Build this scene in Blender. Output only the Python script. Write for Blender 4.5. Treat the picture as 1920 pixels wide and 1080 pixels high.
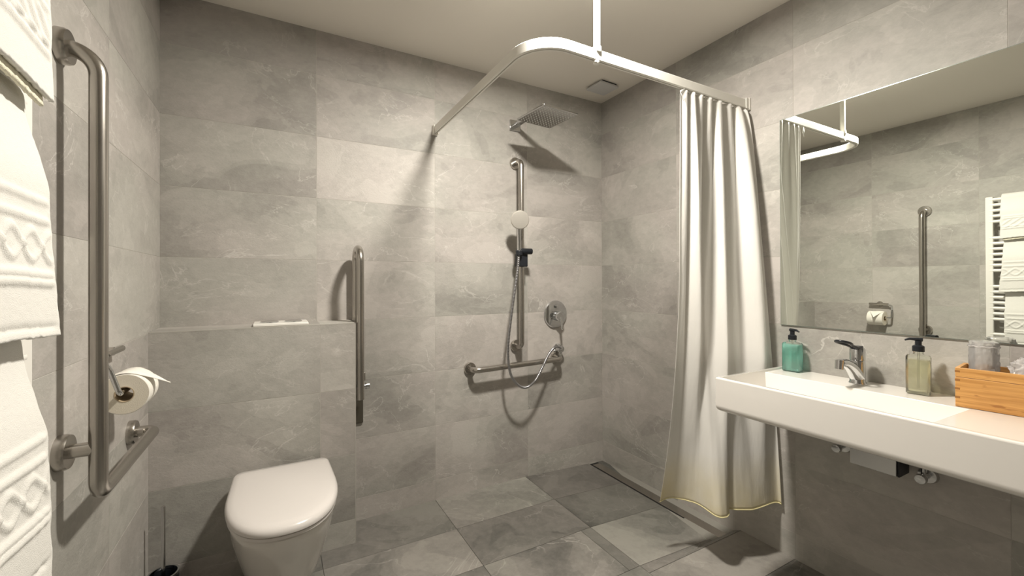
import bpy, bmesh, math, random
from mathutils import Vector, Matrix, noise
random.seed(7)
S = bpy.context.scene
for o in list(bpy.data.objects): bpy.data.objects.remove(o)
COL = S.collection

# ------------------------------------------------------------------ camera
F = 784.04; YAW = math.radians(28.153); PIT = math.radians(0.199); ROL = math.radians(-0.174)
CX, CY, CAMH = 935.69, 525.17, 1.205
fw = Vector((math.sin(YAW)*math.cos(PIT), math.cos(YAW)*math.cos(PIT), math.sin(PIT)))
rt = Vector((math.cos(YAW), -math.sin(YAW), 0)); up = rt.cross(fw)
r2 = rt*math.cos(ROL)+up*math.sin(ROL); u2 = -rt*math.sin(ROL)+up*math.cos(ROL)
cam = bpy.data.cameras.new('camera'); co = bpy.data.objects.new('camera', cam); COL.objects.link(co)
M = Matrix((r2, u2, -fw)).transposed().to_4x4(); M.translation = (0, 0, CAMH); co.matrix_world = M
cam.sensor_width = 36; cam.sensor_fit = 'HORIZONTAL'; cam.lens = F*36/1920
cam.shift_x = (960-CX)/1920; cam.shift_y = (CY-540)/1920; cam.clip_start = .02
S.camera = co
# ------------------------------------------------------------------ world, light, exposure
w = bpy.data.worlds.new('world'); S.world = w; w.use_nodes = True
w.node_tree.nodes['Background'].inputs[0].default_value = (.5, .47, .42, 1)
w.node_tree.nodes['Background'].inputs[1].default_value = .02
S.view_settings.view_transform = 'Standard'; S.view_settings.look = 'None'
S.view_settings.gamma = 1; S.view_settings.use_curve_mapping = False
S.view_settings.exposure = 0.0
LX, LY = .88, 1.10
def lamp(name, loc, power, size, color, spread=180):
    l = bpy.data.lights.new(name, 'AREA'); l.shape = 'DISK'; l.size = size; l.energy = power
    l.color = color; l.spread = math.radians(spread)
    o = bpy.data.objects.new(name, l); o.location = loc; COL.objects.link(o); return o
WARM = (1, .94, .84)
lamp('downlight', (LX, LY, 2.385), 53, .16, WARM)

# ------------------------------------------------------------------ measurements
XL, XR, YB, H = -.424, 1.982, 2.203, 2.43
YF = -1.0
YG, XG, ZG = 2.022, .3285, 1.017
ZT = .112

# ------------------------------------------------------------------ node helpers and materials
def newmat(name):
    m = bpy.data.materials.new(name); m.use_nodes = True
    nt = m.node_tree; return m, nt, nt.nodes['Principled BSDF']
def P(name, col, rough=.5, metal=0, coat=0, trans=0, ior=1.45, sub=0, alpha=1, spec=.5, bump=None, var=None):
    m, nt, b = newmat(name)
    b.inputs['Base Color'].default_value = (*col, 1); b.inputs['Roughness'].default_value = rough
    b.inputs['Metallic'].default_value = metal; b.inputs['Coat Weight'].default_value = coat
    b.inputs['Transmission Weight'].default_value = trans; b.inputs['IOR'].default_value = ior
    b.inputs['Alpha'].default_value = alpha; b.inputs['Specular IOR Level'].default_value = spec
    if sub: b.inputs['Subsurface Weight'].default_value = sub; b.inputs['Subsurface Scale'].default_value = .01
    tc = nt.nodes.new('ShaderNodeTexCoord')
    if bump:
        n = nt.nodes.new('ShaderNodeTexNoise'); n.inputs['Scale'].default_value = bump[0]; n.inputs['Detail'].default_value = 3
        mp = nt.nodes.new('ShaderNodeMapping'); mp.inputs['Scale'].default_value = bump[3] if len(bump) > 3 else (1, 1, 1)
        nt.links.new(tc.outputs['Object'], mp.inputs[0]); nt.links.new(mp.outputs[0], n.inputs['Vector'])
        bp = nt.nodes.new('ShaderNodeBump'); bp.inputs['Strength'].default_value = bump[1]; bp.inputs['Distance'].default_value = bump[2]
        nt.links.new(n.outputs['Fac'], bp.inputs['Height']); nt.links.new(bp.outputs[0], b.inputs['Normal'])
    if var:   # roughness variation, makes every finish procedural
        n = nt.nodes.new('ShaderNodeTexNoise'); n.inputs['Scale'].default_value = var[0]
        mr = nt.nodes.new('ShaderNodeMapRange'); mr.inputs[3].default_value = max(0, rough-var[1]); mr.inputs[4].default_value = rough+var[1]
        nt.links.new(tc.outputs['Object'], n.inputs['Vector']); nt.links.new(n.outputs['Fac'], mr.inputs[0]); nt.links.new(mr.outputs[0], b.inputs['Roughness'])
    return m

def slate(name, c0, c1, cv, rough, amp=1.0, bumpd=.0015):
    """cleft slate-look porcelain; each tile shifts the pattern by its own seed and carries its own tone"""
    m, nt, b = newmat(name); N = nt.nodes.new; L = nt.links.new
    at = N('ShaderNodeAttribute'); at.attribute_name = 'tile'
    sep = N('ShaderNodeSeparateColor'); L(at.outputs['Color'], sep.inputs[0])
    tc = N('ShaderNodeTexCoord')
    cmb = N('ShaderNodeCombineXYZ'); L(sep.outputs[1], cmb.inputs[0]); L(sep.outputs[2], cmb.inputs[1]); L(sep.outputs[1], cmb.inputs[2])
    sc = N('ShaderNodeVectorMath'); sc.operation = 'SCALE'; sc.inputs[3].default_value = 37; L(cmb.outputs[0], sc.inputs[0])
    ad = N('ShaderNodeVectorMath'); ad.operation = 'ADD'; L(tc.outputs['Object'], ad.inputs[0]); L(sc.outputs[0], ad.inputs[1])
    mp = N('ShaderNodeMapping'); mp.inputs['Rotation'].default_value = (.5, .6, .35); mp.inputs['Scale'].default_value = (1, 1, 1.5); L(ad.outputs[0], mp.inputs[0])
    def noi(scale, det, rough_=.5, dist=0):
        n = N('ShaderNodeTexNoise'); n.inputs['Scale'].default_value = scale; n.inputs['Detail'].default_value = det
        n.inputs['Roughness'].default_value = rough_; n.inputs['Distortion'].default_value = dist; L(mp.outputs[0], n.inputs['Vector']); return n
    # terraces of split stone
    n1 = noi(2.1, 5, .5, .55)
    r1 = N('ShaderNodeValToRGB'); r1.color_ramp.interpolation = 'LINEAR'
    els = r1.color_ramp.elements; els[0].position = .30; els[0].color = (.0, .0, .0, 1); els[1].position = .75; els[1].color = (1, 1, 1, 1)
    for p, v in ((.415, .20), (.425, .42), (.50, .48), (.508, .66), (.60, .70), (.612, .9)):
        e = els.new(p); e.color = (v, v, v, 1)
    L(n1.outputs['Fac'], r1.inputs[0])
    n2 = noi(26, 7, .72); n3 = noi(6, 5, .6, .4)
    # veins
    n4 = noi(2.6, 6, .55, 1.6)
    sb = N('ShaderNodeMath'); sb.operation = 'SUBTRACT'; sb.inputs[1].default_value = .5; L(n4.outputs['Fac'], sb.inputs[0])
    ab = N('ShaderNodeMath'); ab.operation = 'ABSOLUTE'; L(sb.outputs[0], ab.inputs[0])
    vr = N('ShaderNodeMapRange'); vr.inputs[1].default_value = 0; vr.inputs[2].default_value = .010; vr.inputs[3].default_value = 1; vr.inputs[4].default_value = 0; L(ab.outputs[0], vr.inputs[0])
    n5 = noi(3.1, 2); vm = N('ShaderNodeMapRange'); vm.inputs[1].default_value = .44; vm.inputs[2].default_value = .6; L(n5.outputs['Fac'], vm.inputs[0])
    vv = N('ShaderNodeMath'); vv.operation = 'MULTIPLY'; L(vr.outputs[0], vv.inputs[0]); L(vm.outputs[0], vv.inputs[1])
    # tone = .5*terrace + .25*n3 + .25*n2
    def mul(a, k):
        q = N('ShaderNodeMath'); q.operation = 'MULTIPLY'; q.inputs[1].default_value = k; L(a, q.inputs[0]); return q.outputs[0]
    def add(a, c):
        q = N('ShaderNodeMath'); q.operation = 'ADD'; L(a, q.inputs[0]); L(c, q.inputs[1]); return q.outputs[0]
    tone = add(add(mul(r1.outputs[0], .5*amp), mul(n3.outputs['Fac'], .42)), mul(n2.outputs['Fac'], .75))
    mr = N('ShaderNodeMapRange'); mr.inputs[1].default_value = .2; mr.inputs[1].default_value = .38; mr.inputs[2].default_value = .56+.5*amp; L(tone, mr.inputs[0])
    mx = N('ShaderNodeMix'); mx.data_type = 'RGBA'; mx.inputs[6].default_value = (*c0, 1); mx.inputs[7].default_value = (*c1, 1); L(mr.outputs[0], mx.inputs[0])
    # faint hue drift (green-grey to pink-grey)
    n6 = noi(1.3, 2); hm = N('ShaderNodeMix'); hm.data_type = 'RGBA'; hm.inputs[6].default_value = (.985, 1.0, .985, 1); hm.inputs[7].default_value = (1.015, .995, 1.0, 1)
    hr = N('ShaderNodeMapRange'); hr.inputs[1].default_value = .4; hr.inputs[2].default_value = .6; L(n6.outputs['Fac'], hr.inputs[0]); L(hr.outputs[0], hm.inputs[0])
    m1 = N('ShaderNodeMix'); m1.data_type = 'RGBA'; m1.blend_type = 'MULTIPLY'; m1.inputs[0].default_value = 1; L(mx.outputs[2], m1.inputs[6]); L(hm.outputs[2], m1.inputs[7])
    mv = N('ShaderNodeMix'); mv.data_type = 'RGBA'; L(mul(vv.outputs[0], .65), mv.inputs[0]); L(m1.outputs[2], mv.inputs[6]); mv.inputs[7].default_value = (*cv, 1)
    t2 = N('ShaderNodeMath'); t2.operation = 'MULTIPLY'; t2.inputs[1].default_value = 2; L(sep.outputs[0], t2.inputs[0])
    vs = N('ShaderNodeVectorMath'); vs.operation = 'SCALE'; L(mv.outputs[2], vs.inputs[0]); L(t2.outputs[0], vs.inputs[3])
    L(vs.outputs[0], b.inputs['Base Color'])
    b.inputs['Specular IOR Level'].default_value = .38
    rr = N('ShaderNodeMapRange'); rr.inputs[3].default_value = rough-.08; rr.inputs[4].default_value = rough+.12; L(n3.outputs['Fac'], rr.inputs[0]); L(rr.outputs[0], b.inputs['Roughness'])
    n9 = noi(110, 4, .6)
    hgt = add(add(add(mul(r1.outputs[0], .9), mul(n9.outputs['Fac'], .75)), mul(n2.outputs['Fac'], .6)), mul(vv.outputs[0], -.15))
    bp = N('ShaderNodeBump'); bp.inputs['Strength'].default_value = .55; bp.inputs['Distance'].default_value = bumpd; L(hgt, bp.inputs['Height']); L(bp.outputs[0], b.inputs['Normal'])
    return m

M_wall = slate('wall_slate', (.285, .273, .252), (.505, .482, .450), (.62, .60, .565), .52, 1.3)
M_floor = slate('floor_slate', (.085, .085, .078), (.30, .288, .262), (.44, .42, .39), .42, 1.4, .0016)
M_grout = P('grout', (.47, .45, .41), .85, bump=(200, .3, .0005))
M_gfloor = P('floor_grout', (.30, .29, .26), .85, bump=(200, .3, .0005))
M_ceil = P('ceiling_paint', (.84, .80, .73), .9, bump=(120, .1, .0005))
M_frontw = P('rear_wall_paint', (.22, .21, .19), .8, bump=(60, .1, .0005))
M_steel = P('brushed_steel', (.50, .475, .44), .25, 1, var=(14, .03))
M_chrome = P('chrome', (.66, .67, .68), .09, 1, var=(20, .02))
M_chromesoft = P('soft_chrome', (.62, .62, .62), .18, 1, var=(20, .03))
M_dark = P('dark_bronze', (.10, .09, .07), .45, .4, var=(20, .05))
M_white = P('white_enamel', (.86, .84, .79), .3, coat=.2, var=(15, .04))
M_rail = P('white_powder_coat', (.88, .86, .80), .38, var=(15, .04))
M_ceramic = P('white_ceramic', (.74, .71, .67), .13, coat=.5, var=(4, .02))
M_basin = P('basin_ceramic', (.83, .80, .755), .16, coat=.4, var=(4, .02))
M_lid = P('lid_plastic', (.70, .665, .64), .22, coat=.2, var=(6, .03))
M_black = P('black_plastic', (.012, .014, .018), .32, var=(20, .06))
M_blackm = P('black_matt', (.015, .017, .022), .45, var=(20, .06))
M_mirror = P('mirror_silver', (.90, .93, .88), .0, 1)
M_medge = P('mirror_edge', (.35, .40, .37), .2, .6, var=(30, .05))
M_towel = P('terry_cotton', (.80, .785, .745), .95, bump=(700, .5, .0015), sub=.0)
M_paper = P('tissue_paper', (.90, .87, .80), .9, bump=(300, .3, .001))
M_papers = P('tissue_side', (.84, .78, .66), .95, bump=(500, .5, .001))
M_core = P('cardboard_core', (.50, .40, .27), .9, bump=(150, .3, .001))
M_glass = P('clear_glass', (1, 1, 1), .02, trans=1, ior=1.45)
M_slot = P('drain_dark', (.01, .01, .01), .5, var=(10, .05))
M_groove = P('slot_shadow_gap', (.03, .03, .03), .7, var=(10, .05))

def thinmat(name, col, alpha, rough=.1):
    m, nt, b = newmat(name); N = nt.nodes.new; L = nt.links.new
    tr = N('ShaderNodeBsdfTransparent'); tr.inputs[0].default_value = (*col, 1)
    gl = N('ShaderNodeBsdfGlossy'); gl.inputs[0].default_value = (1, 1, 1, 1); gl.inputs[1].default_value = rough
    df = N('ShaderNodeBsdfTranslucent'); df.inputs[0].default_value = (*col, 1)
    d2 = N('ShaderNodeBsdfDiffuse'); d2.inputs[0].default_value = (*col, 1)
    fr = N('ShaderNodeFresnel'); fr.inputs[0].default_value = 1.4
    tc = N('ShaderNodeTexCoord'); n = N('ShaderNodeTexNoise'); n.inputs['Scale'].default_value = 30; L(tc.outputs['Object'], n.inputs['Vector'])
    bp = N('ShaderNodeBump'); bp.inputs['Strength'].default_value = .25; bp.inputs['Distance'].default_value = .004; L(n.outputs['Fac'], bp.inputs['Height'])
    L(bp.outputs[0], gl.inputs['Normal'])
    dd = N('ShaderNodeMixShader'); dd.inputs[0].default_value = .5; L(df.outputs[0], dd.inputs[1]); L(d2.outputs[0], dd.inputs[2])
    a = N('ShaderNodeMixShader'); a.inputs[0].default_value = alpha; L(tr.outputs[0], a.inputs[1]); L(dd.outputs[0], a.inputs[2])
    c = N('ShaderNodeMixShader'); L(fr.outputs[0], c.inputs[0]); L(a.outputs[0], c.inputs[1]); L(gl.outputs[0], c.inputs[2])
    L(c.outputs[0], nt.nodes['Material Output'].inputs[0]); return m
M_bottle = thinmat('clear_plastic', (.97, .98, .95), .04)
M_teal = thinmat('teal_soap', (.60, .97, .92), .42)
M_yellow = thinmat('yellow_soap', (.955, .95, .82), .26)
M_wrap = thinmat('crinkled_film', (.985, .97, .965), .48, .10)

M_tumbler = thinmat('clear_tumbler', (.97, .97, .97), .06, .03)
def clothmat():
    m, nt, b = newmat('curtain_fabric'); N = nt.nodes.new; L = nt.links.new
    tc = N('ShaderNodeTexCoord'); sx = N('ShaderNodeSeparateXYZ'); L(tc.outputs['Object'], sx.inputs[0])
    n = N('ShaderNodeTexNoise'); n.inputs['Scale'].default_value = 7; n.inputs['Detail'].default_value = 4; L(tc.outputs['Object'], n.inputs['Vector'])
    # yellowed stain creeping up from the wet hem
    mr = N('ShaderNodeMapRange'); mr.inputs[1].default_value = .46; mr.inputs[2].default_value = .22; mr.inputs[3].default_value = 0; mr.inputs[4].default_value = 1; L(sx.outputs[2], mr.inputs[0])
    mu = N('ShaderNodeMath'); mu.operation = 'MULTIPLY'; L(mr.outputs[0], mu.inputs[0]); L(n.outputs['Fac'], mu.inputs[1])
    mx = N('ShaderNodeMix'); mx.data_type = 'RGBA'; mx.inputs[6].default_value = (.90, .885, .85, 1); mx.inputs[7].default_value = (.84, .72, .36, 1); L(mu.outputs[0], mx.inputs[0])
    L(mx.outputs[2], b.inputs['Base Color']); b.inputs['Roughness'].default_value = .55
    b.inputs['Sheen Weight'].default_value = .15
    n2 = N('ShaderNodeTexNoise'); n2.inputs['Scale'].default_value = 14; n2.inputs['Detail'].default_value = 3
    mp = N('ShaderNodeMapping'); mp.inputs['Scale'].default_value = (1.6, 1.6, .35); L(tc.outputs['Object'], mp.inputs[0]); L(mp.outputs[0], n2.inputs['Vector'])
    bp = N('ShaderNodeBump'); bp.inputs['Strength'].default_value = .35; bp.inputs['Distance'].default_value = .012; L(n2.outputs['Fac'], bp.inputs['Height']); L(bp.outputs[0], b.inputs['Normal'])
    tr = N('ShaderNodeBsdfTranslucent'); L(mx.outputs[2], tr.inputs[0]); L(bp.outputs[0], tr.inputs['Normal'])
    ms = N('ShaderNodeMixShader'); ms.inputs[0].default_value = .22; L(b.outputs[0], ms.inputs[1]); L(tr.outputs[0], ms.inputs[2])
    L(ms.outputs[0], nt.nodes['Material Output'].inputs[0]); return m
M_curtain = clothmat()
M_hem = P('yellowed_hem', (.80, .73, .42), .6, bump=(100, .3, .001))

def bamboo():
    m, nt, b = newmat('bamboo'); N = nt.nodes.new; L = nt.links.new
    tc = N('ShaderNodeTexCoord'); mp = N('ShaderNodeMapping'); mp.inputs['Scale'].default_value = (3, 3, 55); L(tc.outputs['Object'], mp.inputs[0])
    n = N('ShaderNodeTexNoise'); n.inputs['Scale'].default_value = 2.2; n.inputs['Detail'].default_value = 5; n.inputs['Distortion'].default_value = .3; L(mp.outputs[0], n.inputs['Vector'])
    r = N('ShaderNodeValToRGB'); e = r.color_ramp.elements; e[0].position = .3; e[0].color = (.48, .22, .055, 1); e[1].position = .7; e[1].color = (.74, .40, .13, 1); L(n.outputs['Fac'], r.inputs[0])
    mp2 = N('ShaderNodeMapping'); mp2.inputs['Scale'].default_value = (14, 14, 60); L(tc.outputs['Object'], mp2.inputs[0])
    v = N('ShaderNodeTexNoise'); v.inputs['Scale'].default_value = 1.2; L(mp2.outputs[0], v.inputs['Vector'])
    k = N('ShaderNodeMapRange'); k.inputs[1].default_value = .66; k.inputs[2].default_value = .72; L(v.outputs['Fac'], k.inputs[0])
    mx = N('ShaderNodeMix'); mx.data_type = 'RGBA'; mx.inputs[7].default_value = (.40, .17, .045, 1); L(k.outputs[0], mx.inputs[0]); L(r.outputs[0], mx.inputs[6])
    L(mx.outputs[2], b.inputs['Base Color']); b.inputs['Roughness'].default_value = .38; return m
M_bamboo = bamboo()

# ------------------------------------------------------------------ mesh helpers
def link(o, parent=None):
    COL.objects.link(o)
    if parent is not None:
        o.parent = parent; o.matrix_parent_inverse = parent.matrix_world.inverted()
    return o
def obj(name, bm, mats, parent=None, smooth=True, ang=40, bevel=0, solid=0, sub=0):
    bmesh.ops.recalc_face_normals(bm, faces=bm.faces) if not solid else None
    me = bpy.data.meshes.new(name); bm.to_mesh(me); bm.free()
    for m in (mats if isinstance(mats, (list, tuple)) else [mats]): me.materials.append(m)
    o = bpy.data.objects.new(name, me); link(o, parent)
    if smooth:
        me.shade_smooth()
        try: me.set_sharp_from_angle(angle=math.radians(ang))
        except Exception: pass
    if solid:
        md = o.modifiers.new('solidify', 'SOLIDIFY'); md.thickness = solid; md.offset = 0
    if bevel:
        md = o.modifiers.new('bevel', 'BEVEL'); md.width = bevel; md.segments = 3; md.limit_method = 'ANGLE'
    if sub:
        md = o.modifiers.new('subd', 'SUBSURF'); md.levels = md.render_levels = sub
    return o
def tag(o, label, cat, group=None):
    o['label'] = label; o['category'] = cat
    if group: o['group'] = group
    return o
def thing(name, loc, label, cat, group=None):
    o = bpy.data.objects.new(name, None); o.empty_display_size = .05; o.location = loc; COL.objects.link(o)
    o.matrix_world = Matrix.Translation(loc); return tag(o, label, cat, group)
def struct(name, bm, mats, **k):
    o = obj(name, bm, mats, **k); o['kind'] = 'structure'; return o
def BM(): return bmesh.new()
def box(bm, x0, y0, z0, x1, y1, z1, mat=0, rot=None):
    vs = [bm.verts.new((x, y, z)) for x in (x0, x1) for y in (y0, y1) for z in (z0, z1)]
    if rot:
        c, a = rot; R = Matrix.Rotation(a, 4, 'Z')
        for v in vs: v.co = R @ (v.co-Vector(c)) + Vector(c)
    for idx in ((0, 1, 3, 2), (4, 6, 7, 5), (0, 4, 5, 1), (2, 3, 7, 6), (0, 2, 6, 4), (1, 5, 7, 3)):
        f = bm.faces.new([vs[i] for i in idx]); f.material_index = mat
    return vs
def fillet(pts, r):
    pts = [Vector(p) for p in pts]; out = [pts[0]]
    for i in range(1, len(pts)-1):
        a, b, c = pts[i-1], pts[i], pts[i+1]; rr = r[i-1] if isinstance(r, (list, tuple)) else r
        d1 = (a-b).normalized(); d2 = (c-b).normalized(); th = d1.angle(d2)
        if rr <= 0 or abs(th-math.pi) < .01: out.append(b); continue
        d = rr/math.tan(th/2); p1 = b+d1*d; p2 = b+d2*d
        cen = b+(d1+d2).normalized()*(rr/math.sin(th/2)); v1 = p1-cen; v2 = p2-cen; tot = v1.angle(v2); n = 10
        for k in range(n+1):
            t = k/n; s = (v1*math.sin((1-t)*tot)+v2*math.sin(t*tot))/math.sin(tot); out.append(cen+s)
    out.append(pts[-1]); return out
def tube(bm, pts, r, seg=20, caps=True, mat=0, prof=None):
    pts = [Vector(p) for p in pts]
    n = len(pts); T = []
    for i in range(n):
        T.append((pts[min(i+1, n-1)]-pts[max(i-1, 0)]).normalized())
    up_ = Vector((0, 0, 1)) if abs(T[0].z) < .9 else Vector((0, 1, 0))
    X = T[0].cross(up_).normalized(); rings = []
    for i in range(n):
        X = (X - T[i]*X.dot(T[i])).normalized(); Y = T[i].cross(X)
        rr = r[i] if isinstance(r, (list, tuple)) else r
        if prof: ring = [bm.verts.new(pts[i]+X*px+Y*py) for px, py in prof]
        else: ring = [bm.verts.new(pts[i]+(X*math.cos(2*math.pi*k/seg)+Y*math.sin(2*math.pi*k/seg))*rr) for k in range(seg)]
        rings.append(ring)
    m = len(rings[0])
    for i in range(n-1):
        for k in range(m):
            f = bm.faces.new((rings[i][k], rings[i][(k+1) % m], rings[i+1][(k+1) % m], rings[i+1][k])); f.material_index = mat
    if caps:
        for q in (rings[0][::-1], rings[-1]):
            f = bm.faces.new(q); f.material_index = mat
    return rings
def lathe(bm, c, prof, axis='Z', seg=40, mat=0, closed=True):
    """prof: list of (radius, offset along axis)"""
    c = Vector(c)
    A = {'Z': (Vector((1, 0, 0)), Vector((0, 1, 0)), Vector((0, 0, 1))), 'Y': (Vector((1, 0, 0)), Vector((0, 0, 1)), Vector((0, 1, 0))), 'X': (Vector((0, 1, 0)), Vector((0, 0, 1)), Vector((1, 0, 0)))}
    if isinstance(axis, str): U, V, W = A[axis]
    else:
        W = Vector(axis).normalized(); U = W.cross(Vector((0, 0, 1)) if abs(W.z) < .9 else Vector((1, 0, 0))).normalized(); V = W.cross(U)
    rings = []
    for r, h in prof:
        if r < 1e-6: rings.append([bm.verts.new(c+W*h)])
        else: rings.append([bm.verts.new(c+W*h+(U*math.cos(2*math.pi*k/seg)+V*math.sin(2*math.pi*k/seg))*r) for k in range(seg)])
    for a, b_ in zip(rings[:-1], rings[1:]):
        for k in range(seg):
            k2 = (k+1) % seg
            if len(a) == 1 and len(b_) == 1: continue
            if len(a) == 1: f = bm.faces.new((a[0], b_[k], b_[k2]))
            elif len(b_) == 1: f = bm.faces.new((a[k], a[k2], b_[0]))
            else: f = bm.faces.new((a[k], a[k2], b_[k2], b_[k]))
            f.material_index = mat
    return rings
def flange(bm, c, axis, r=.037, t=.012, sgn=1, mat=0):
    pr = [(0, 0), (r, 0), (r, t*.7), (r*.93, t), (r*.55, t*1.05), (0, t*1.05)]
    lathe(bm, c, [(a, h*sgn) for a, h in pr], axis, 36, mat)

# ------------------------------------------------------------------ tiled surfaces
def tiles(name, mats, o, U, V, N, rects, depth=.0007, gap=.0008, thick=.03, extra=None, zf=None, bounds=None):
    """o: origin, U,V in-plane unit vectors, N outward normal. rects: (u0,v0,u1,v1,tone)"""
    bm = BM(); cl = bm.loops.layers.float_color.new('tile')
    o, U, V, N = map(Vector, (o, U, V, N))
    pt = lambda u, v, n: o+U*u+V*v+N*n
    def paint(f, c):
        for l in f.loops: l[cl] = c
    if bounds is None:
        bounds = (min(r[0] for r in rects), min(r[1] for r in rects), max(r[2] for r in rects), max(r[3] for r in rects))
    a, b_, c, d = bounds
    vs = [bm.verts.new(pt(u, v, n)) for n in (-thick, -depth) for u, v in ((a, b_), (c, b_), (c, d), (a, d))]
    for idx in ((0, 1, 2, 3), (4, 5, 6, 7), (0, 1, 5, 4), (1, 2, 6, 5), (2, 3, 7, 6), (3, 0, 4, 7)):
        f = bm.faces.new([vs[i] for i in idx]); f.material_index = 1; paint(f, (.5, 0, 0, 1))
    for u0, v0, u1, v1, tone in rects:
        col = (tone/2, random.random(), random.random(), 1)
        u0 += gap; v0 += gap; u1 -= gap; v1 -= gap
        q = ((u0, v0), (u1, v0), (u1, v1), (u0, v1)); e = .0003
        qi = ((u0+e, v0+e), (u1-e, v0+e), (u1-e, v1-e), (u0+e, v1-e))
        A = [bm.verts.new(pt(u, v, -depth)) for u, v in q]; B = [bm.verts.new(pt(u, v, -e)) for u, v in q]; C_ = [bm.verts.new(pt(u, v, 0)) for u, v in qi]
        fs = [bm.faces.new(C_)]
        for k in range(4):
            fs.append(bm.faces.new((A[k], A[(k+1) % 4], B[(k+1) % 4], B[k]))); fs.append(bm.faces.new((B[k], B[(k+1) % 4], C_[(k+1) % 4], C_[k])))
        for f in fs: paint(f, col)
    if zf:
        for v in bm.verts: v.co.z += zf(v.co.x, v.co.y)
    bmesh.ops.recalc_face_normals(bm, faces=bm.faces)
    me = bpy.data.meshes.new(name); bm.to_mesh(me); bm.free()
    for m in mats: me.materials.append(m)
    ob = bpy.data.objects.new(name, me); COL.objects.link(ob); ob['kind'] = 'structure'; return ob
def grid(us, vs, tones=None, cut=None):
    out = []
    for i in range(len(us)-1):
        for j in range(len(vs)-1):
            t = (tones or {}).get((i, j), random.uniform(.93, 1.05))
            out.append((us[i], vs[j], us[i+1], vs[j+1], t))
    return out
ROWS = [-.03, ZT]+[ZT+.3*k for k in range(1, 8)]+[H]      # index 0 = cut foot course
# back wall: tones by (column, row)
TB = {}
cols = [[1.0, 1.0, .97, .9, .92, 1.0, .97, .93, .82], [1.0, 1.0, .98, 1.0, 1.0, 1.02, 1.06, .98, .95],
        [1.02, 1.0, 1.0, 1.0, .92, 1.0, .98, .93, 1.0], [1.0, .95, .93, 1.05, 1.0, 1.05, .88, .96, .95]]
for i, c in enumerate(cols):
    for j, t in enumerate(c): TB[(i, j)] = t
XJ = [XL-.002, .177, .778, 1.379, XR+.002]
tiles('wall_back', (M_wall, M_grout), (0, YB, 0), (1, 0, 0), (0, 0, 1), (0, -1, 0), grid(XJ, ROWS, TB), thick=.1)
# right wall: u runs towards the camera (from y=YB)
YJ = [YB+.002, 1.595, .993, .391, -.211, YF]
TR = {}
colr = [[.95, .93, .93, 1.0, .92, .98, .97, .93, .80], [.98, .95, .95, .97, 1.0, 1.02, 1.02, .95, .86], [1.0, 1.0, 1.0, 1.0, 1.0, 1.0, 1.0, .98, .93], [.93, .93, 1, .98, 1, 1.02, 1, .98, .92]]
for i, c in enumerate(colr):
    for j, t in enumerate(c): TR[(i, j)] = t
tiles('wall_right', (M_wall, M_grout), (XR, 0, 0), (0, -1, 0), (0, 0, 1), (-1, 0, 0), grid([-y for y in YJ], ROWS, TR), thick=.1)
YJL = [YF, -.2, .4, 1.0, 1.6, YB+.002]
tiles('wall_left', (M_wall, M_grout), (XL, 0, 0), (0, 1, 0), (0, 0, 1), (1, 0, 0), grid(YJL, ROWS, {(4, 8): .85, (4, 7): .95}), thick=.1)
# cistern boxing behind the toilet, tiled front, side and top ledge
RG = [-.03, ZT, ZT+.3, ZT+.6, ZG]
tiles('wall_cistern', (M_wall, M_grout), (0, YG, 0), (1, 0, 0), (0, 0, 1), (0, -1, 0), grid([XL-.002, .177, XG+.0008], RG[:-1]+[ZG+.0008], {(0, 3): .93, (0, 2): .95, (0, 1): .88, (1, 3): 1.10, (1, 2): .98, (1, 1): .97, (1, 0): 1.03}), thick=YB-YG, bounds=(XL, -.03, XG-.001, ZG-.001))
s1 = tiles('trim_1', (M_wall, M_grout), (0, 0, ZG), (1, 0, 0), (0, 1, 0), (0, 0, 1), [(XL, YG-.0005, .177, YB, 1.0), (.177, YG-.0005, XG+.0006, YB, 1.02)], depth=.0006, thick=.004, gap=.0006)
s2 = tiles('trim_2', (M_wall, M_grout), (XG, 0, 0), (0, 1, 0), (0, 0, 1), (1, 0, 0), [(YG-.0005, a, YB, b, 1.0) for a, b in zip(RG[:-1], RG[1:])], depth=.0006, thick=.004, gap=.0006)
# floor
def zf(x, y):
    return -.027*max(0, min(1, (x-1.36)/.6)) if y > 1.26 else 0
FX = [XL, .176, .778, 1.36, 1.862]
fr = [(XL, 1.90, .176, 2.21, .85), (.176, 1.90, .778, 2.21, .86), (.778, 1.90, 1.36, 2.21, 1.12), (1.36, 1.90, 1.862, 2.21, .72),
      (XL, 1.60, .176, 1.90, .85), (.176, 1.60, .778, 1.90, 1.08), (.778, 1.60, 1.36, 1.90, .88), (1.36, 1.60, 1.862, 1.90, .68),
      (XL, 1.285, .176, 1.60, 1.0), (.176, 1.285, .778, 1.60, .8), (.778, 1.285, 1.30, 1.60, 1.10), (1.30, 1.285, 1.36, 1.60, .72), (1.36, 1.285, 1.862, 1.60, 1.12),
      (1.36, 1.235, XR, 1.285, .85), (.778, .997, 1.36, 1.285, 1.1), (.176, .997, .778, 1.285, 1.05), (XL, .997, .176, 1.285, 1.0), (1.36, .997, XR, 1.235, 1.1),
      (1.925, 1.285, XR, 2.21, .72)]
for yy in (.4, -.2, -.8):
    for a, b_ in ((XL, .176), (.176, .778), (.778, 1.36), (1.36, XR)):
        fr.append((a, yy, b_, yy+.597, .9))
fr += [(a, YF, b_, -.8, .9) for a, b_ in ((XL, .176), (.176, .778), (.778, 1.36), (1.36, XR))]
def split(r):   # split x so the shower fall can bend the tile
    return [r]
tiles('floor', (M_floor, M_gfloor), (0, 0, 0), (1, 0, 0), (0, 1, 0), (0, 0, 1), [r for q in fr for r in split(q)], thick=.09, zf=zf)
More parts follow.
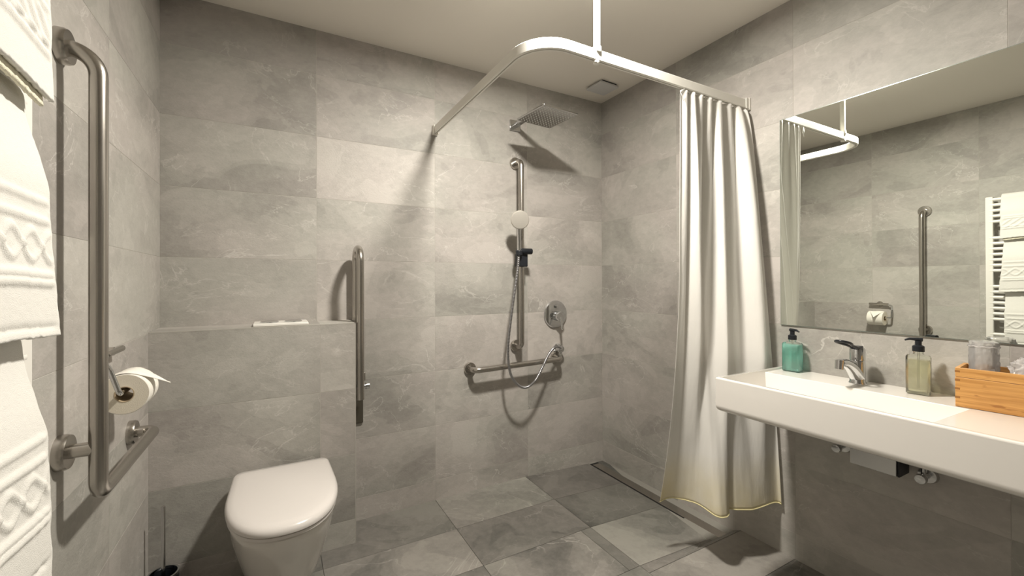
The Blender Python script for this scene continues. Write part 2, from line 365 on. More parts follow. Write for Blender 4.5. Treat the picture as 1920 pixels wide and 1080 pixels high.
bm = BM(); box(bm, XL-.1, YF-.1, H, XR+.1, YB+.1, H+.08); struct('ceiling', bm, M_ceil, smooth=False)
bm = BM(); box(bm, XL-.1, YF-.1, -.03, XR+.1, YF, H); struct('wall_front', bm, M_frontw, smooth=False)

# ------------------------------------------------------------------ linear shower drain
t = thing('shower_drain', (1.893, 1.74, zf(1.893, 1.5)), 'long brushed steel linear shower drain set in the floor along the right wall', 'drain')
def zz(x): return zf(x, 2)
bm = BM()
for x0, x1, dz in ((1.8665, 1.9245, .0035),):
    box(bm, x0, 1.258, zz(1.893)-.012, x1, 2.17, zz(1.893)+.0012+dz)
obj('grate', bm, M_steel, t, bevel=.0008)
bm = BM(); box(bm, 1.8575, 1.256, zz(1.893)-.02, 1.925, 2.19, zz(1.862)+.0012); obj('channel', bm, M_slot, t)

# ------------------------------------------------------------------ ceiling vent
t = thing('ceiling_vent', (1.81, 2.0, H), 'square white ceiling extractor vent cover in the corner above the shower', 'vent')
rt_ = ((1.81, 2.0, 0), math.radians(3))
bm = BM(); box(bm, 1.75, 1.94, H-.006, 1.87, 2.06, H, rot=rt_); obj('backing', bm, M_blackm, t)
bm = BM(); box(bm, 1.735, 1.935, H-.022, 1.885, 2.065, H-.008, rot=rt_)
obj('cover', bm, P('vent_plastic', (.62, .62, .62), .4, var=(10, .05)), t, bevel=.004)
# ------------------------------------------------------------------ ceiling downlights (above the frame)
for x, y, l in ((LX, LY, 'round white ceiling downlight beside the shower curtain rail'),):
    t = thing('ceiling_light', (x, y, H), l, 'light')
    bm = BM(); lathe(bm, (x, y, 0), [(.056, H-.04), (.068, H-.04), (.070, H-.03), (.070, H), (.056, H), (.056, H-.04)], 'Z', 48); obj('housing', bm, M_white, t)
    m, nt, b = newmat('lamp_lens'); b.inputs['Base Color'].default_value = (.9, .88, .8, 1); b.inputs['Emission Color'].default_value = (1, .93, .8, 1); b.inputs['Emission Strength'].default_value = 6
    bm = BM(); lathe(bm, (x, y, 0), [(0, H-.03), (.055, H-.03), (.055, H-.025), (0, H-.025)], 'Z', 48); obj('lens', bm, m, t)

# ------------------------------------------------------------------ curtain rail
ZR = 2.040; YR = 1.192; XRL = .778
t = thing('curtain_rail', (XRL, YB, ZR), 'white L-shaped shower curtain rail hung from the ceiling by a pole', 'curtain rail')
hw, hh, g = .0105, .020, .003
prof = [(-hw+.003, hh), (hw-.003, hh), (hw, hh-.003), (hw, -hh+.002), (hw-.002, -hh), (g, -hh), (g, -hh+.012), (-g, -hh+.012), (-g, -hh), (-hw+.002, -hh), (-hw, -hh+.002), (-hw, hh-.003)]
# frame: X = T x up ; Y = T x X -> points down, flip
prof = [(a, -b_) for a, b_ in prof]
bm = BM(); tube(bm, fillet([(XRL, YB-.012, ZR), (XRL, YR, ZR), (XR-.012, YR, ZR)], .14), 0, prof=prof); obj('rail_track', bm, M_rail, t, ang=35)
bm = BM(); box(bm, XRL-.015, YB-.012, ZR-.027, XRL+.015, YB, ZR+.027); box(bm, XRL-.014, YB-.03, ZR-.024, XRL-.0108, YB-.011, ZR+.024); box(bm, XRL+.0108, YB-.03, ZR-.024, XRL+.014, YB-.011, ZR+.024); obj('wall_bracket', bm, M_rail, t, bevel=.0015)
bm = BM(); box(bm, XR-.012, YR-.016, ZR-.028, XR, YR+.016, ZR+.028); box(bm, XR-.034, YR-.0145, ZR-.025, XR-.011, YR-.011, ZR+.025); box(bm, XR-.034, YR+.011, ZR-.025, XR-.011, YR+.0145, ZR+.025); obj('wall_bracket', bm, M_rail, t, bevel=.0015)
PX = 1.053
bm = BM(); tube(bm, [(PX, YR, ZR+.022), (PX, YR, H)], .0125, 28); lathe(bm, (PX, YR, 0), [(.0125, H-.012), (.03, H-.012), (.03, H), (.0125, H)]); obj('ceiling_pole', bm, M_rail, t)
bm = BM(); lathe(bm, (PX, YR, 0), [(0, ZR+.032), (.016, ZR+.032), (.017, ZR+.019), (.017, ZR+.012), (0, ZR+.012)]); obj('pole_clamp', bm, M_rail, t); bm = BM(); lathe(bm, (PX-.003, YR, 0), [(0, ZR-.019), (.010, ZR-.019), (.012, ZR-.026), (.010, ZR-.031), (0, ZR-.032)]); lathe(bm, (PX-.012, YR-.004, 0), [(0, ZR-.020), (.006, ZR-.020), (.007, ZR-.028), (0, ZR-.030)]); obj('clamp_screw', bm, M_rail, t)

# ------------------------------------------------------------------ shower curtain
def lerp(a, b_, t_): return a+(b_-a)*t_
def pw(u, P_):
    for (a, x), (c, y) in zip(P_[:-1], P_[1:]):
        if u <= c: return lerp(x, y, (u-a)/(c-a) if c > a else 0)
    return P_[-1][1]
def sstep(x): x = max(0, min(1, x)); return x*x*(3-2*x)
HP = [(1.503, 1.304), (1.549, 1.306), (1.582, 1.298), (1.620, 1.265), (1.634, 1.233), (1.634, 1.208), (1.620, 1.149), (1.616, 1.118), (1.626, 1.098), (1.655, 1.090), (1.682, 1.098),
      (1.712, 1.122), (1.732, 1.100), (1.801, 1.074), (1.880, 1.060), (1.945, 1.057), (1.962, 1.050), (1.958, 1.036)]
acc_ = [0]
for p_, q_ in zip(HP[:-1], HP[1:]): acc_.append(acc_[-1]+math.dist(p_, q_))
HEM = [(a/acc_[-1], p_) for a, p_ in zip(acc_, HP)]
NU, NV = 360, 150
ZTOP, ZBOT = 2.014, .226
def smooth_curve(P_, n):
    out = []
    for i in range(n+1):
        u = i/n; acc = Vector((0, 0)); W_ = 0
        for k in range(-4, 5):
            uu = min(1, max(0, u+k*.004)); wgt = 5-abs(k)
            p = Vector((pw(uu, [(a, q[0]) for a, q in P_]), pw(uu, [(a, q[1]) for a, q in P_]))); acc += p*wgt; W_ += wgt
        out.append(acc/W_)
    return out
hemc = smooth_curve(HEM, NU)
bm = BM(); G = []
for j in range(NV+1):
    v = j/NV; row = []
    for i in range(NU+1):
        u = i/NU
        # top: gathered under the track
        xt = lerp(1.503, 1.952, u)
        amp = .0105*sstep(u*9)
        ph = 2*math.pi*(8.0*u+.35*math.sin(5*u))
        yt = YR+amp*math.sin(ph); xt2 = xt+.004*math.cos(ph*1.0)
        # middle: broad folds
        ex = lerp(3.2, .55, sstep(u)); s = v**ex
        B = hemc[i]
        xm = lerp(xt2, B.x, s); ym = lerp(yt-amp*math.sin(ph)*sstep((v-.12)/.55)*.85, B.y, s)
        mid = math.sin(math.pi*min(1, v*1.02))**.8
        f2 = .025*math.sin(2*math.pi*(3.05*u+.10)-.6*v)+.012*math.sin(2*math.pi*(6.2*u+.3)+1.1*v)
        f2 *= mid*(1-.55*sstep((v-.6)/.4))*sstep((u-.04)*6)
        ym += f2*.95; xm += f2*.25
        # soft creases
        nz = noise.noise(Vector((u*7, v*2.2, 3.1)))*.006*mid+noise.noise(Vector((u*22, v*5, 9.1)))*.0018*mid
        ym += nz
        z = lerp(ZTOP, ZBOT+.003*math.sin(u*23), v)
        if u > .93: z -= 0
        xm = min(xm, XR-.010)
        row.append(bm.verts.new((xm, ym, z)))
    G.append(row)
for j in range(NV):
    for i in range(NU):
        bm.faces.new((G[j][i], G[j][i+1], G[j+1][i+1], G[j+1][i]))
# turned-over corner at the first hook
a0 = G[0][0].co.copy(); c1 = bm.verts.new((1.492, YR-.012, 2.000)); c2 = bm.verts.new((1.522, YR-.02, 2.016)); c3 = bm.verts.new((1.508, YR-.018, 1.955)); c4 = bm.verts.new((1.505, YR-.008, 1.99))
bm.faces.new((c1, c2, c4)); bm.faces.new((c1, c4, c3))
hempts = [v.co.copy() for v in G[NV]]; sidepts = [G[j][0].co.copy() for j in range(NV+1)]
ct = obj('shower_curtain', bm, M_curtain, None, solid=.0012, ang=80)
tag(ct, 'off-white shower curtain gathered at the right wall, yellowed along its hem', 'shower curtain')
bm = BM(); tube(bm, [p+Vector((0, 0, 0)) for p in hempts[::2]], .0026, 8); obj('hem', bm, M_hem, ct)['label'] = 'yellow-stained hem'
for k in range(9):
    x = 1.515+k*.052
    bm = BM(); tube(bm, [(x, YR, ZR-.0085), (x, YR, 2.005)], .0022, 8); obj('hook', bm, M_rail, ct)

# ------------------------------------------------------------------ overhead shower
t = thing('overhead_shower', (1.29, YB, 2.155), 'square chrome rain shower head on a wall arm high in the shower', 'shower head')
bm = BM(); box(bm, 1.252, YB-.012, 2.122, 1.325, YB, 2.186); obj('wall_plate', bm, M_chrome, t, bevel=.002)
bm = BM(); box(bm, 1.272, 1.86, 2.146, 1.308, YB-.011, 2.160, rot=((1.29, YB, 0), math.radians(-2))); lathe(bm, (1.305, 1.88, 0), [(.0, 2.150), (.018, 2.150), (.02, 2.108), (0, 2.108)]); obj('arm', bm, M_chrome, t, bevel=.002)
rs = ((1.307, 1.88, 0), math.radians(5))
bm = BM(); box(bm, 1.19, 1.765, 2.098, 1.425, 2.0, 2.108, rot=rs); hd = obj('head_plate', bm, M_chromesoft, t, bevel=.002)
bm = BM(); R5 = Matrix.Rotation(rs[1], 4, 'Z'); cc = Vector(rs[0])
for i in range(11):
    for j in range(11):
        p = R5 @ Vector((-.1+.02*i, -.1+.02*j, 0))+cc
        lathe(bm, (p.x, p.y, 0), [(.0035, 2.0982), (.0026, 2.0945), (0, 2.0942)], 'Z', 8)
obj('nozzle_grid', bm, P('nozzle_rubber', (.78, .78, .76), .4, var=(20, .05)), hd)

# ------------------------------------------------------------------ shower grab rails
def wallrail(name, label, p0, p1, off, r, parentloc, axis, sgn, fr_=.036):
    t = thing(name, parentloc, label, 'grab rail', 'stainless grab rails'); p0 = Vector(p0); p1 = Vector(p1); off = Vector(off)
    bm = BM(); tube(bm, fillet([p0, p0+off, p1+off, p1], .034), r, 24); obj('bar', bm, M_steel, t)
    for p in (p0, p1):
        bm = BM(); flange(bm, p, axis, fr_, .014, sgn); obj('wall_flange', bm, M_steel, t)
    return t
wallrail('grab_rail', 'tall vertical stainless steel grab rail in the shower carrying the hand shower', (1.29, YB, 1.924), (1.29, YB, .815), (0, -.075, 0), .0165, (1.29, YB, .815), 'Y', -1)
wallrail('grab_rail', 'short horizontal stainless steel grab rail low on the shower wall', (.985, YB, .706), (1.585, YB, .72), (0, -.075, 0), .0165, (.985, YB, .706), 'Y', -1)
# ------------------------------------------------------------------ hand shower with slider and hose
t = thing('hand_shower', (1.29, 2.09, 1.40), 'round chrome hand shower with metal hose clipped to the vertical grab rail', 'hand shower')
hc = Vector((1.236, 2.055, 1.558)); ax = Vector((-.30, -.87, -.12)).normalized()
bm = BM(); lathe(bm, hc, [(0, -.012), (.035, -.010), (.052, -.004), (.054, .004), (.050, .010), (.046, .011), (0, .0105)], ax, 44); obj('spray_head', bm, P('pale_chrome', (.60, .57, .52), .25, .45, var=(10, .03)), t)
bm = BM(); tube(bm, [hc+Vector((0.002, .012, -.035)), (1.246, 2.080, 1.48), (1.250, 2.088, 1.42), (1.250, 2.088, 1.365)], [.013, .0125, .012, .011], 20); obj('handle', bm, M_chromesoft, t)
bm = BM(); lathe(bm, (1.242, 2.10, 1.382), [(0, 0), (.016, 0), (.018, .004), (.018, .092), (.0165, .096), (0, .096)], Vector((1, -.12, 0)), 28); obj('slider_knob', bm, M_black, t)
bm = BM(); box(bm, 1.262, 2.098, 1.292, 1.318, 2.158, 1.372); lathe(bm, (1.25, 2.088, 1.37), [(.013, -.016), (.019, -.016), (.021, .016), (.013, .016)], 'Z', 24); obj('slider_clamp', bm, M_blackm, t, bevel=.006)
# hose
def bez(P_, n=60):
    # catmull-rom
    Q = [Vector(p) for p in P_]; out = []
    for i in range(len(Q)-1):
        p0 = Q[max(i-1, 0)]; p1 = Q[i]; p2 = Q[i+1]; p3 = Q[min(i+2, len(Q)-1)]
        for k in range(n):
            s = k/n; out.append(.5*((2*p1)+(-p0+p2)*s+(2*p0-5*p1+4*p2-p3)*s*s+(-p0+3*p1-3*p2+p3)*s**3))
    out.append(Q[-1]); return out
hp = bez([(1.250, 2.088, 1.365), (1.235, 2.085, 1.25), (1.195, 2.075, 1.05), (1.165, 2.07, .84), (1.172, 2.065, .70), (1.212, 2.06, .625), (1.275, 2.06, .592), (1.345, 2.065, .625), (1.405, 2.075, .70), (1.455, 2.085, .765), (1.52, 2.11, .80), (1.575, 2.135, .79)], 40)
bm = BM(); tube(bm, hp, [.0072+.0008*math.sin(i*1.6) for i in range(len(hp))], 12); obj('hose', bm, P('hose_metal', (.42, .42, .44), .3, 1, var=(30, .05)), t)
# ------------------------------------------------------------------ mixer and outlet
t = thing('shower_mixer', (1.585, YB, .995), 'round chrome concealed shower mixer with a lever on the shower wall', 'mixer')
bm = BM(); lathe(bm, (1.585, YB, .995), [(0, 0), (.084, 0), (.088, -.006), (.084, -.014), (.05, -.018), (0, -.018)], 'Y', 56); obj('cover_plate', bm, M_chrome, t)
bm = BM(); lathe(bm, (1.585, YB-.016, .985), [(0, 0), (.030, 0), (.030, -.045), (.026, -.052), (0, -.053)], 'Y', 36); obj('cartridge_cap', bm, M_chrome, t)
bm = BM(); tube(bm, [(1.585, YB-.055, .985), (1.582, YB-.075, .95), (1.578, YB-.088, .905)], [.011, .008, .006], 16); obj('lever', bm, M_chrome, t)
bm = BM(); lathe(bm, (1.585, YB-.016, 1.045), [(0, 0), (.012, 0), (.012, -.016), (0, -.018)], 'Y', 24); obj('diverter_button', bm, M_chrome, t)
t = thing('hose_outlet', (1.60, YB, .772), 'chrome hose outlet elbow on the wall above the short grab rail', 'shower fitting')
bm = BM(); lathe(bm, (1.600, YB, .775), [(0, 0), (.03, 0), (.03, -.008), (.022, -.012), (.022, -.05), (.018, -.055), (0, -.055)], 'Y', 30); obj('elbow_body', bm, M_chrome, t)
bm = BM(); tube(bm, [(1.600, YB-.045, .775), (1.585, YB-.062, .785), (1.572, YB-.07, .790)], [.013, .012, .0105], 16); lathe(bm, (1.602, YB-.035, .755), [(0, -.026), (.009, -.024), (.011, -.012), (.010, 0), (0, 0)], 'Z', 20); obj('hose_nut', bm, M_chrome, t)

# ------------------------------------------------------------------ folding support rail beside the cistern
t = thing('folding_rail', (.352, YB, .62), 'stainless folding support rail in upright position beside the toilet ledge', 'grab rail')
xa = .3515
bm = BM(); tube(bm, fillet([(xa, 2.035, .655), (xa, 2.035, 1.365), (xa, 2.165, 1.365), (xa, 2.165, .70)], .0645), .0172, 24); obj('bar', bm, M_steel, t)
bm = BM(); box(bm, .334, YB-.012, .492, .392, YB, .76); box(bm, .338, YB-.04, .64, .366, YB-.010, .74); obj('wall_plate', bm, M_dark, t, bevel=.008)
bm = BM(); lathe(bm, (xa, 2.10, .70), [(0, 0), (.011, 0), (.011, .035), (.016, .036), (.016, .052), (0, .053)], 'X', 24); obj('pivot_knob', bm, M_chromesoft, t); bm = BM(); tube(bm, [(xa, 2.165, .70), (xa, YB-.01, .70)], .014); obj('pivot_axle', bm, M_chromesoft, t)
bm = BM(); box(bm, .360, 2.055, .735, .378, 2.10, .775); obj('latch', bm, M_steel, t, bevel=.003)

# ------------------------------------------------------------------ L-shaped grab rail on the left wall
t = thing('grab_rail', (XL, 1.28, .83), 'large L-shaped stainless steel grab rail on the left wall beside the towels', 'grab rail', 'stainless grab rails')
gx = -.357; gy = 1.277; RB = .0172
bm = BM()
tube(bm, fillet([(XL, gy, 1.732), (gx, gy, 1.732), (gx, gy, .722), (gx, 1.785, .712), (XL, 1.785, .712)], [.055, .034, .032]), RB, 32)
tube(bm, [(XL, gy, .828), (gx, gy, .828)], .0155, 28); obj('bar', bm, M_steel, t, ang=60)
for y, z in ((gy, 1.732), (gy, .828), (1.785, .712)):
    bm = BM(); flange(bm, (XL, y, z), 'X', .039, .020); obj('wall_flange', bm, M_steel, t)
# ------------------------------------------------------------------ toilet paper holder and roll
t = thing('paper_holder', (XL, 1.55, 1.01), 'chrome toilet paper holder with an open loop on the left wall', 'paper holder')
bm = BM(); tube(bm, [(-.400, 1.49, 1.012), (-.400, 1.612, 1.012)], .0095, 20); tube(bm, [(XL, 1.55, 1.012), (-.400, 1.55, 1.012)], .012); flange(bm, (XL, 1.55, 1.012), 'X', .022, .008); obj('mount_bar', bm, M_steel, t)
bm = BM(); tube(bm, fillet([(-.400, 1.50, 1.012), (-.400, 1.468, 1.0), (-.385, 1.462, .97), (-.366, 1.462, .907), (-.366, 1.60, .907)], .012), .0065, 16); obj('loop_arm', bm, M_chrome, t)
t = thing('toilet_paper_roll', (-.366, 1.555, .907), 'white toilet paper roll with a folded pointed end hanging on the holder', 'toilet paper')
RC = Vector((-.366, 0, .898)); R1 = .0555
bm = BM(); lathe(bm, (RC.x, 1.50, RC.z), [(.0215, 0), (R1-.002, 0), (R1, .002), (R1, .098), (R1-.002, .10), (.0215, .10)], 'Y', 64)
ro = obj('paper', bm, [M_paper, M_papers], t)
for f in ro.data.polygons:
    if abs(f.normal.y) > .8: f.material_index = 1
bm = BM(); lathe(bm, (RC.x, 1.4995, RC.z), [(.0218, 0), (.0218, .101), (.0195, .101), (.0195, 0), (.0218, 0)], 'Y', 40); obj('core', bm, M_core, t)
bm = BM(); rows = []
for k in range(13):    # folded sheet: leaves the roll near the top and narrows to a point
    s = k/12; a = math.radians(125-68*min(1, s*1.667)); 
    if s <= .6: p = Vector((RC.x+math.cos(a)*(R1+.002), 0, RC.z+math.sin(a)*(R1+.002)))
    else:
        q = (s-.6)/.4; a6 = math.radians(57); b0 = Vector((RC.x+math.cos(a6)*(R1+.002), 0, RC.z+math.sin(a6)*(R1+.002)))
        p = b0+Vector((.063*q, 0, -.030*q-.005*q*q))
    wv = .049*(1-max(0, (s-.45)/.55))+.0005
    rows.append([bm.verts.new((p.x, 1.55+(-wv+2*wv*m/6)-.012*max(0, (s-.45)/.55), p.z+.002*math.sin(m))) for m in range(7)])
for a_, b_ in zip(rows[:-1], rows[1:]):
    for m in range(6): bm.faces.new((a_[m], a_[m+1], b_[m+1], b_[m]))
obj('folded_end', bm, M_paper, t, solid=.0012)

# ------------------------------------------------------------------ toilet brush
t = thing('toilet_brush', (-.362, 1.93, 0), 'toilet brush with a slim steel handle in a black holder by the left wall', 'toilet brush')
bm = BM(); lathe(bm, (-.362, 1.93, 0), [(0, 0), (.046, 0), (.047, .004), (.047, .135), (.043, .135), (.043, .02), (0, .02)], 'Z', 44); obj('holder', bm, M_black, t)
bm = BM(); lathe(bm, (-.362, 1.93, 0), [(.042, .136), (.048, .136), (.0485, .141), (.048, .145), (.042, .145), (.042, .136)], 'Z', 44); obj('rim', bm, M_chrome, t)
bm = BM(); lathe(bm, (-.362, 1.93, 0), [(0, .12), (.0066, .12), (.0066, .383), (.006, .387), (0, .388)], 'Z', 24); obj('handle', bm, M_chromesoft, t)
bm = BM(); lathe(bm, (-.362, 1.93, 0), [(0, .03), (.03, .035), (.035, .07), (.03, .11), (.008, .122), (0, .122)], 'Z', 30); obj('brush_head', bm, M_blackm, t)

# ------------------------------------------------------------------ toilet
TX = .028
t = thing('toilet', (TX, YG, .08), 'white wall-hung toilet with its lid closed below the tiled ledge', 'toilet')
def dshape(w, yb_, yf, n=56, pw_=2.5, rc=.03):
    """closed outline, squared back and rounded front, returns (x,y) list"""
    out = []; L = yb_-yf; ym = yf+L*.58
    for k in range(n+1):          # front arc from right to left
        a = math.pi*k/n; c = math.cos(a); s_ = math.sin(a)
        out.append((w*math.copysign(abs(c)**(2/pw_), c), ym-(ym-yf)*abs(s_)**(2/pw_)))
    m = 10
    yc = yb_-rc; w2 = w*.965
    out.append((-lerp(w, w2, .3), lerp(ym, yc, .35))); out.append((-lerp(w, w2, .65), lerp(ym, yc, .7)))
    for k in range(m+1):
        a = math.pi/2*k/m; out.append((-(w2-rc)-rc*math.cos(a), yc+rc*math.sin(a)))
    for k in range(m+1):
        a = math.pi/2*k/m; out.append(((w2-rc)+rc*math.sin(a), yc+rc*math.cos(a)))
    out.append((lerp(w, w2, .65), lerp(ym, yc, .7))); out.append((lerp(w, w2, .3), lerp(ym, yc, .35)))
    return out
def loft(bm, layers, capb=True, capt=True):
    rings = []
    for pts, z in layers: rings.append([bm.verts.new((TX+x, y, z if not callable(z) else z(y))) for x, y in pts])
    n = len(rings[0])
    for a_, b_ in zip(rings[:-1], rings[1:]):
        for k in range(n): bm.faces.new((a_[k], a_[(k+1) % n], b_[(k+1) % n], b_[k]))
    if capb: bm.faces.new(rings[0][::-1])
    if capt: bm.faces.new(rings[-1])
bm = BM(); lay = []
for z, w, yf, yb2 in ((.075, .085, 1.70, YG), (.085, .105, 1.675, YG), (.12, .128, 1.655, YG), (.18, .145, 1.62, YG), (.25, .159, 1.572, YG), (.32, .171, 1.523, YG), (.365, .175, 1.498, YG), (.388, .179, 1.490, YG), (.393, .177, 1.493, YG)):
    lay.append((dshape(w, yb2, yf, pw_=2.3), z))
loft(bm, lay); obj('bowl', bm, M_ceramic, t, ang=50)
bm = BM(); lay = [(dshape(.176, 1.985, 1.492, pw_=2.3), .3945), (dshape(.181, 1.987, 1.482, pw_=2.3), .397), (dshape(.181, 1.987, 1.482, pw_=2.3), .406), (dshape(.178, 1.985, 1.486, pw_=2.3), .408)]
loft(bm, lay); obj('seat', bm, M_lid, t, ang=50)
bm = BM(); lay = [(dshape(.179, 1.988, 1.484, pw_=2.3), .4095), (dshape(.184, 1.990, 1.477, pw_=2.3), .412), (dshape(.185, 1.990, 1.476, pw_=2.3), .420), (dshape(.182, 1.989, 1.481, pw_=2.3), .430), (dshape(.174, 1.985, 1.492, pw_=2.3), .437), ]
for k_, z_ in ((.90, .4400), (.75, .4415), (.4, .4424), (.1, .4426)): lay.append(([(x*k_, 1.75+(y-1.75)*k_) for x, y in dshape(.174, 1.985, 1.492, pw_=2.3)], z_))
loft(bm, lay); obj('lid', bm, M_lid, t, ang=50)
for s in (-1, 1):
    bm = BM(); tube(bm, [(TX+s*.075-.018, 2.003, .409), (TX+s*.075+.018, 2.003, .409)], .010); obj('hinge', bm, M_chrome, t)
# ------------------------------------------------------------------ flush plate lying on the ledge
t = thing('flush_plate', (.024, 2.10, ZG), 'white flush plate with two oval buttons on top of the tiled ledge', 'flush plate')
bm = BM(); box(bm, -.083, YG+.006, ZG, .130, YG+.150, ZG+.012); obj('plate', bm, M_white, t, bevel=.003)
for cx_ in (-.022, .072):
    bm = BM()
    r_ = [(.036, 0), (.036, .004), (.033, .005), (0, .005)]
    rg = lathe(bm, (cx_, YG+.078, ZG+.0115), r_, 'Z', 36)
    for v in bm.verts: v.co.y = (v.co.y-(YG+.078))*1.3+YG+.078
    obj('button', bm, M_chrome, t)

# ------------------------------------------------------------------ mirror
t = thing('mirror', (XR, .35, 1.01), 'large frameless rectangular mirror on the right wall above the basin', 'mirror')
bm = BM(); box(bm, XR-.006, -.15, 1.010, XR, 1.047, 1.917); m_ = obj('backing', bm, M_medge, t, smooth=False)
bm = BM(); box(bm, XR-.0068, -.148, 1.012, XR-.0061, 1.045, 1.915); obj('mirror_glass', bm, M_mirror, t, smooth=False)

# ------------------------------------------------------------------ basin
BX0, BX1, BY0, BY1 = 1.505, XR+.003, -.165, 1.036      # y from BY0 (near) to BY1 (shower end)
BZT, BZB, SH = .832, .702, .822
t = thing('washbasin', (XR, .43, BZB), 'long white rectangular wall-hung washbasin with a built-in counter', 'washbasin')
IX0, IX1, IY0, IY1 = BX0+.016, 1.812, .437, BY1-.014
bm = BM()
def V3(x, y, z): return bm.verts.new((x, y, z))
def ringat(inset, z, bottom=False):
    return [V3(BX0+inset, BY0+inset, z), V3(BX1, BY0+inset, z), V3(BX1, BY1-inset, z), V3(BX0+inset, BY1-inset, z)]
O = [ringat(.030, BZB), ringat(.018, BZB), ringat(.010, BZB+.0025), ringat(.0045, BZB+.007), ringat(.0015, BZB+.013), ringat(0, BZB+.020), ringat(0, BZB+.024), ringat(0, BZT-.006), ringat(0, BZT-.004), ringat(.003, BZT)]
for a_, b_ in zip(O[:-1], O[1:]):
    for k in range(4): bm.faces.new((a_[k], a_[(k+1) % 4], b_[(k+1) % 4], b_[k]))
bm.faces.new(O[0][::-1])
# top surface: outer rim -> counter/shelf level
T0 = O[-1]
A = [V3(IX0, BY0+.016, BZT), V3(BX1, BY0+.016, BZT), V3(BX1, IY1, BZT), V3(IX0, IY1, BZT)]
bm.faces.new((T0[0], T0[1], A[1], A[0])); bm.faces.new((T0[3], T0[0], A[0], A[3])); bm.faces.new((T0[2], T0[3], A[3], A[2]))
# split left/inner edges around the bowl
a0 = A[0]; a1 = A[1]; a2 = A[2]; a3 = A[3]
s = SH
q_rn = V3(IX0, BY0+.016, s+.004); q_rb = V3(BX1, BY0+.016, s); q_lb = V3(BX1, IY1, s); 
n_r = V3(IX0, IY0, s+.006)      # bowl near corner on front rim
b_r = V3(IX1, IY0, s); b_l = V3(IX1, IY1, s)
m_b = V3(BX1, IY0, s); f_r = V3(IX0, IY0, BZT); 
zb = .742
bl = [V3(IX0+.020, IY0+.055, zb), V3(IX1-.014, IY0+.055, zb-.004), V3(IX1-.014, IY1-.012, zb-.004), V3(IX0+.020, IY1-.012, zb)]
# inner rim faces
bm.faces.new((a1, a0, q_rn, q_rb)); bm.faces.new((a0, f_r, n_r, q_rn)); bm.faces.new((f_r, a3, bl[3], bl[0], n_r))
bm.faces.new((a3, a2, q_lb, b_l, bl[2], bl[3]))
# counter and shelf
bm.faces.new((q_rn, n_r, b_r, m_b, q_rb)); bm.faces.new((m_b, b_r, b_l, q_lb))
# bowl back, near slope, bottom
bm.faces.new((b_r, bl[1], bl[2], b_l)); bm.faces.new((n_r, bl[0], bl[1], b_r)); bm.faces.new((bl[0], bl[3], bl[2], bl[1]))
for a_, b_ in ((2, .02), (3, .02)): pass
o = obj('basin_body', bm, M_basin, t, bevel=.003, ang=24)
o.modifiers.new('wn', 'WEIGHTED_NORMAL').keep_sharp = False
bm = BM(); box(bm, 1.752, .66, zb-.004, 1.792, .79, zb+.006); obj('waste_cover', bm, M_basin, t, bevel=.003)
bm = BM(); box(bm, 1.794, .695, .7545, 1.803, .757, .7595); obj('overflow_slot', bm, M_groove, t)

# ------------------------------------------------------------------ siphon and valves under the basin
t = thing('basin_siphon', (1.90, .69, .53), 'flat chrome siphon cover box hanging below the basin', 'siphon')
bm = BM(); box(bm, 1.878, .625, .530, 1.965, .757, .70); obj('cover', bm, M_chromesoft, t, bevel=.002)
bm = BM(); box(bm, 1.886, .6195, .528, 1.966, .6245, .69); obj('side_panel', bm, M_blackm, t)
for y_, z_, lab in ((.815, .555, 'chrome angle valve on the wall left of the siphon box'), (.615-.04, .535, 'chrome angle valve on the wall right of the siphon box')):
    t = thing('angle_valve', (XR, y_, z_), lab, 'valve', 'angle valves under the basin')
    bm = BM(); lathe(bm, (XR, y_, z_), [(0, 0), (.028, 0), (.024, -.012), (.010, -.014), (.010, -.05), (0, -.05)], 'X', 30); tube(bm, [(XR-.04, y_, z_), (XR-.04, y_, z_+.06), (XR-.06, y_-.01, z_+.15)], [.007, .006, .005], 12); obj('valve_body', bm, M_chromesoft, t)
    bm = BM(); lathe(bm, (XR-.05, y_, z_), [(0, 0), (.014, 0), (.016, -.008), (.014, -.022), (0, -.023)], 'X', 20); obj('knob', bm, M_chrome, t)

# ------------------------------------------------------------------ faucet
t = thing('basin_tap', (1.905, .742, SH), 'chrome basin mixer tap with a black looped lever handle', 'tap')
tx, ty = 1.905, .742
bm = BM(); lathe(bm, (tx, ty, 0), [(0, SH), (.026, SH), (.027, SH+.004), (.0235, SH+.010), (.0235, SH+.085), (.0225, SH+.088), (0, SH+.088)], 'Z', 40)
sp = bez([(tx, ty, SH+.025), (tx-.04, ty+.002, SH+.062), (tx-.08, ty+.003, SH+.082), (tx-.118, ty+.004, SH+.088)], 10)
tube(bm, sp, [.024-.010*min(1, i/(len(sp)-1)*1.2) for i in range(len(sp))], 24); obj('body', bm, M_chrome, t, ang=50)
bm = BM(); tube(bm, [(tx-.122, ty+.004, SH+.098), (tx-.127, ty+.004, SH+.066)], [.0135, .0125], 24); obj('aerator', bm, M_chromesoft, t)
bm = BM(); lathe(bm, (tx, ty, 0), [(0, SH+.089), (.0235, SH+.089), (.0235, SH+.128), (.020, SH+.135), (0, SH+.136)], 'Z', 40); obj('cartridge_cap', bm, M_chrome, t)
bm = BM(); lp = []
A_ = Vector((tx+.005, ty, SH+.128)); dirv = Vector((-1, .03, .30)).normalized(); sd = Vector((.03, 1, 0)).normalized()
for d, w_ in ((0, .010), (.03, .009), (.06, .008), (.078, .012), (.092, .0190), (.110, .021), (.125, .015), (.132, 0)):
    lp.append((d, w_))
pts = [A_+dirv*d+sd*w_ for d, w_ in lp]+[A_+dirv*d-sd*w_ for d, w_ in lp[-2::-1]]
tube(bm, bez(pts, 8), .0048, 14); obj('lever_loop', bm, M_black, t)
